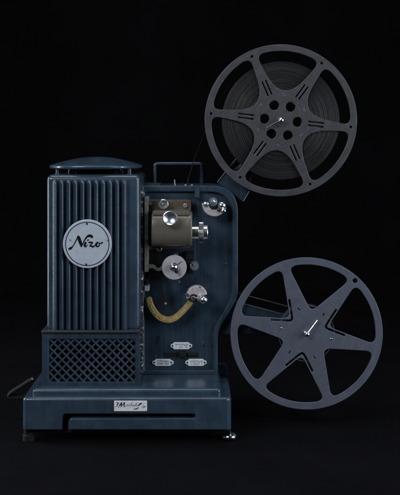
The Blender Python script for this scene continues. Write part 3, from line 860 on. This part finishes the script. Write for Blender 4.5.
add_lathe(bm, at(UC[0], UC[1], DR - .6), (0, 1, 0), [(6.4, .6), (6.4, 0), (5.4, -.2), (4.2, .1), (3.2, .1), (3.2, .6)], 40, cap=False)
finish('hub_ring', bm, M['reel'], UR)
# wound film and leader
FL = empty('wound_film', at(UC[0], UC[1]+60, DR + 8), 'dark roll of wound film inside the upper reel, its leader running down to the projector', 'film')
bm = bmesh.new()
prof = [(22.8, 13)]
r_ = 22.8; rr = random.Random(5); base_h = 0
while r_ < 61.2:
    if rr.random() < .12: base_h = rr.uniform(0, .8)
    prof.append((r_, 1.2 + base_h + rr.uniform(0, .22))); r_ += rr.uniform(.35, .8)
prof += [(61.4, 1.6), (61.4, 13)]
cF = at(UC[0], UC[1], DR + 1)
rings = []
add_lathe(bm, cF, (0, 1, 0), prof, 144, cap=False)
finish('film_roll', bm, M['film'], FL, angle=20)
bm = bmesh.new()
lp = catmull([(231, 83), (228.6, 85), (222.4, 95.6), (215, 110.5), (205.2, 130), (195.6, 155), (188.5, 176), (186.5, 186)], 6)
rows = []
for i, (x, y) in enumerate(lp):
    f_ = i/len(lp); dd0 = DR + 3 + f_*16; tw = 1.2*f_
    a = at(x, y, dd0); b_ = at(x + tw, y, dd0 + 11)
    rows.append([bm.verts.new(v) for v in (a, b_, b_ + Vector((.3*S, 0, .1*S)), a + Vector((.3*S, 0, .1*S)))])
for a, b_ in zip(rows, rows[1:]):
    for i in range(4): bm.faces.new((a[i], a[(i+1) % 4], b_[(i+1) % 4], b_[i]))
bmesh.ops.recalc_face_normals(bm, faces=bm.faces)
finish('film_leader', bm, M['strip'], FL)
# lower reel
LR = empty('film_reel', at(LC[0], LC[1]+76, DR + 8), 'empty blue-grey six-spoke film reel with solid star hub, on the lower arm', 'film reel', 'film reels on the projector arms')
a0 = 48
PAR = (22.2, 69, 2.9)
holes = []; big = []
for k in range(6):
    a = a0 + 60*k
    w_ = window(LC, a + 30, *PAR, 8, 8); holes.append(w_); big.append(w_)
    p_ = polar(LC, 25.4, a)
    holes.append(slot_hole(p_, a + 25, -1.5, 1.5, 0, 1.1))
for a in (138, 258, 18): holes.append(vslot(LC, a, *PAR, 3.4, 2.2, 22))
holes.append(circ(*polar(LC, 71.6, 47.5), 2.4, 24))
back = big + holes[-4:]
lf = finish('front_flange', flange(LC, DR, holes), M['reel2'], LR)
for a in (168, -12):
    bm = bmesh.new(); p_ = polar(LC, 25.4, a); add_ball(bm, at(p_[0], p_[1], DR - .1), 1.5, sy=.25, sz=.55, n=14)
    finish('fixing_tab', bm, M['chrome'], lf)
# worn embossed marks on the upper right spoke
bm = bmesh.new(); rr = random.Random(3)
for i in range(9):
    r_ = 38 + i*3.2; s = rr.uniform(-1.2, 1.2)
    if 48 < r_ < 51: continue
    p_ = polar(LC, r_, 48 + s); a = 48 + 90 + rr.uniform(-25, 25)
    p_ = (p_[0] + rr.uniform(-1.5, 1.5), p_[1] + rr.uniform(-1.5, 1.5))
    q = polar(p_, rr.uniform(.6, 1.6), a); q2 = polar(p_, -rr.uniform(.4, 1), a)
    add_plate(bm, [stroke([(q2[0], q2[1], .3), (p_[0]+.3, p_[1], .45), (q[0], q[1], .3)], 3)], DR - .08, .12)
finish('worn_mark', bm, mat('faded_stamp', (.085, .095, .125), .5), lf)
bm = bmesh.new()
add_plate(bm, [circ(LC[0], LC[1], 76.2, 160), circ(LC[0], LC[1], 17, 40)] + back, DR + 14.6, 1.4, .35, 2)
finish('back_flange', bm, M['reel2'], LR)
bm = bmesh.new()
add_lathe(bm, at(LC[0], LC[1], DR + 1.4), (0, 1, 0), [(29.2, 0), (29.2, 13.2), (28.5, 13.2), (28.5, 0), (29.2, 0)], 72, cap=False)
finish('core', bm, M['core'], LR)

# ------------------------------------------------------------------ recentre every mesh on its own bounds
bpy.context.view_layer.update()
def kids(o): return [c_ for c_ in bpy.data.objects if c_.parent == o]
world = {}
for o in bpy.data.objects:
    if o.type == 'MESH':
        n_ = len(o.data.vertices); co = [v.co for v in o.data.vertices]
        lo = Vector([min(v[i] for v in co) for i in range(3)]); hi = Vector([max(v[i] for v in co) for i in range(3)])
        cc = (lo + hi)/2; world[o.name] = cc
        o.data.transform(Matrix.Translation(-cc))
    elif o.type == 'EMPTY': world[o.name] = o.location.copy()
for o in bpy.data.objects:
    if o.name in world:
        o.location = world[o.name] - (world[o.parent.name] if o.parent else Vector((0, 0, 0)))

# ------------------------------------------------------------------ camera
cam = bpy.data.cameras.new('camera'); co_ = bpy.data.objects.new('camera', cam); COL.objects.link(co_)
co_.location = (0, -D*S, -FLOOR*S); co_.rotation_euler = (R(90), 0, 0)
cam.sensor_fit = 'HORIZONTAL'; cam.sensor_width = 36; cam.lens = 36*D/400
cam.shift_y = -(247.5 - EY)/400
cam.clip_start = .05; cam.clip_end = 20
scene.camera = co_

# ------------------------------------------------------------------ light
def area(name, loc, target, sx, sy, watts, col=(1, 1, 1)):
    l = bpy.data.lights.new(name, 'AREA'); l.shape = 'RECTANGLE'; l.size = sx; l.size_y = sy; l.energy = watts; l.color = col
    o = bpy.data.objects.new(name, l); COL.objects.link(o); o.location = loc
    o.rotation_euler = (Vector(target) - Vector(loc)).to_track_quat('-Z', 'Y').to_euler()
    return o
area('softbox_key', (-.72, -.92, .90), (0, .03, .24), .55, .42, 8.4, (.95, .975, 1.0))
area('softbox_fill', (1.0, -.90, .66), (.05, .03, .2), .35, .55, 4.2, (.92, .96, 1.0))
area('strip_side', (-1.0, .12, .36), (-.15, .03, .2), .09, .8, 5.5, (.9, .95, 1.0))
area('strip_right', (1.05, -.30, .36), (-.05, .03, .2), .09, .8, 6.0, (.88, .94, 1.0))
area('strip_top', (-.05, -.12, 1.15), (0, .03, .2), .9, .12, 3.2, (.9, .95, 1.0))
w = bpy.data.worlds.new('World'); scene.world = w; w.use_nodes = True
w.node_tree.nodes['Background'].inputs['Color'].default_value = (.5, .55, .65, 1)
w.node_tree.nodes['Background'].inputs['Strength'].default_value = .004
scene.render.engine = 'CYCLES'
scene.view_settings.view_transform = 'Standard'; scene.view_settings.look = 'None'
scene.view_settings.exposure = 0; scene.view_settings.gamma = 1
scene.render.resolution_x = 827; scene.render.resolution_y = 1024
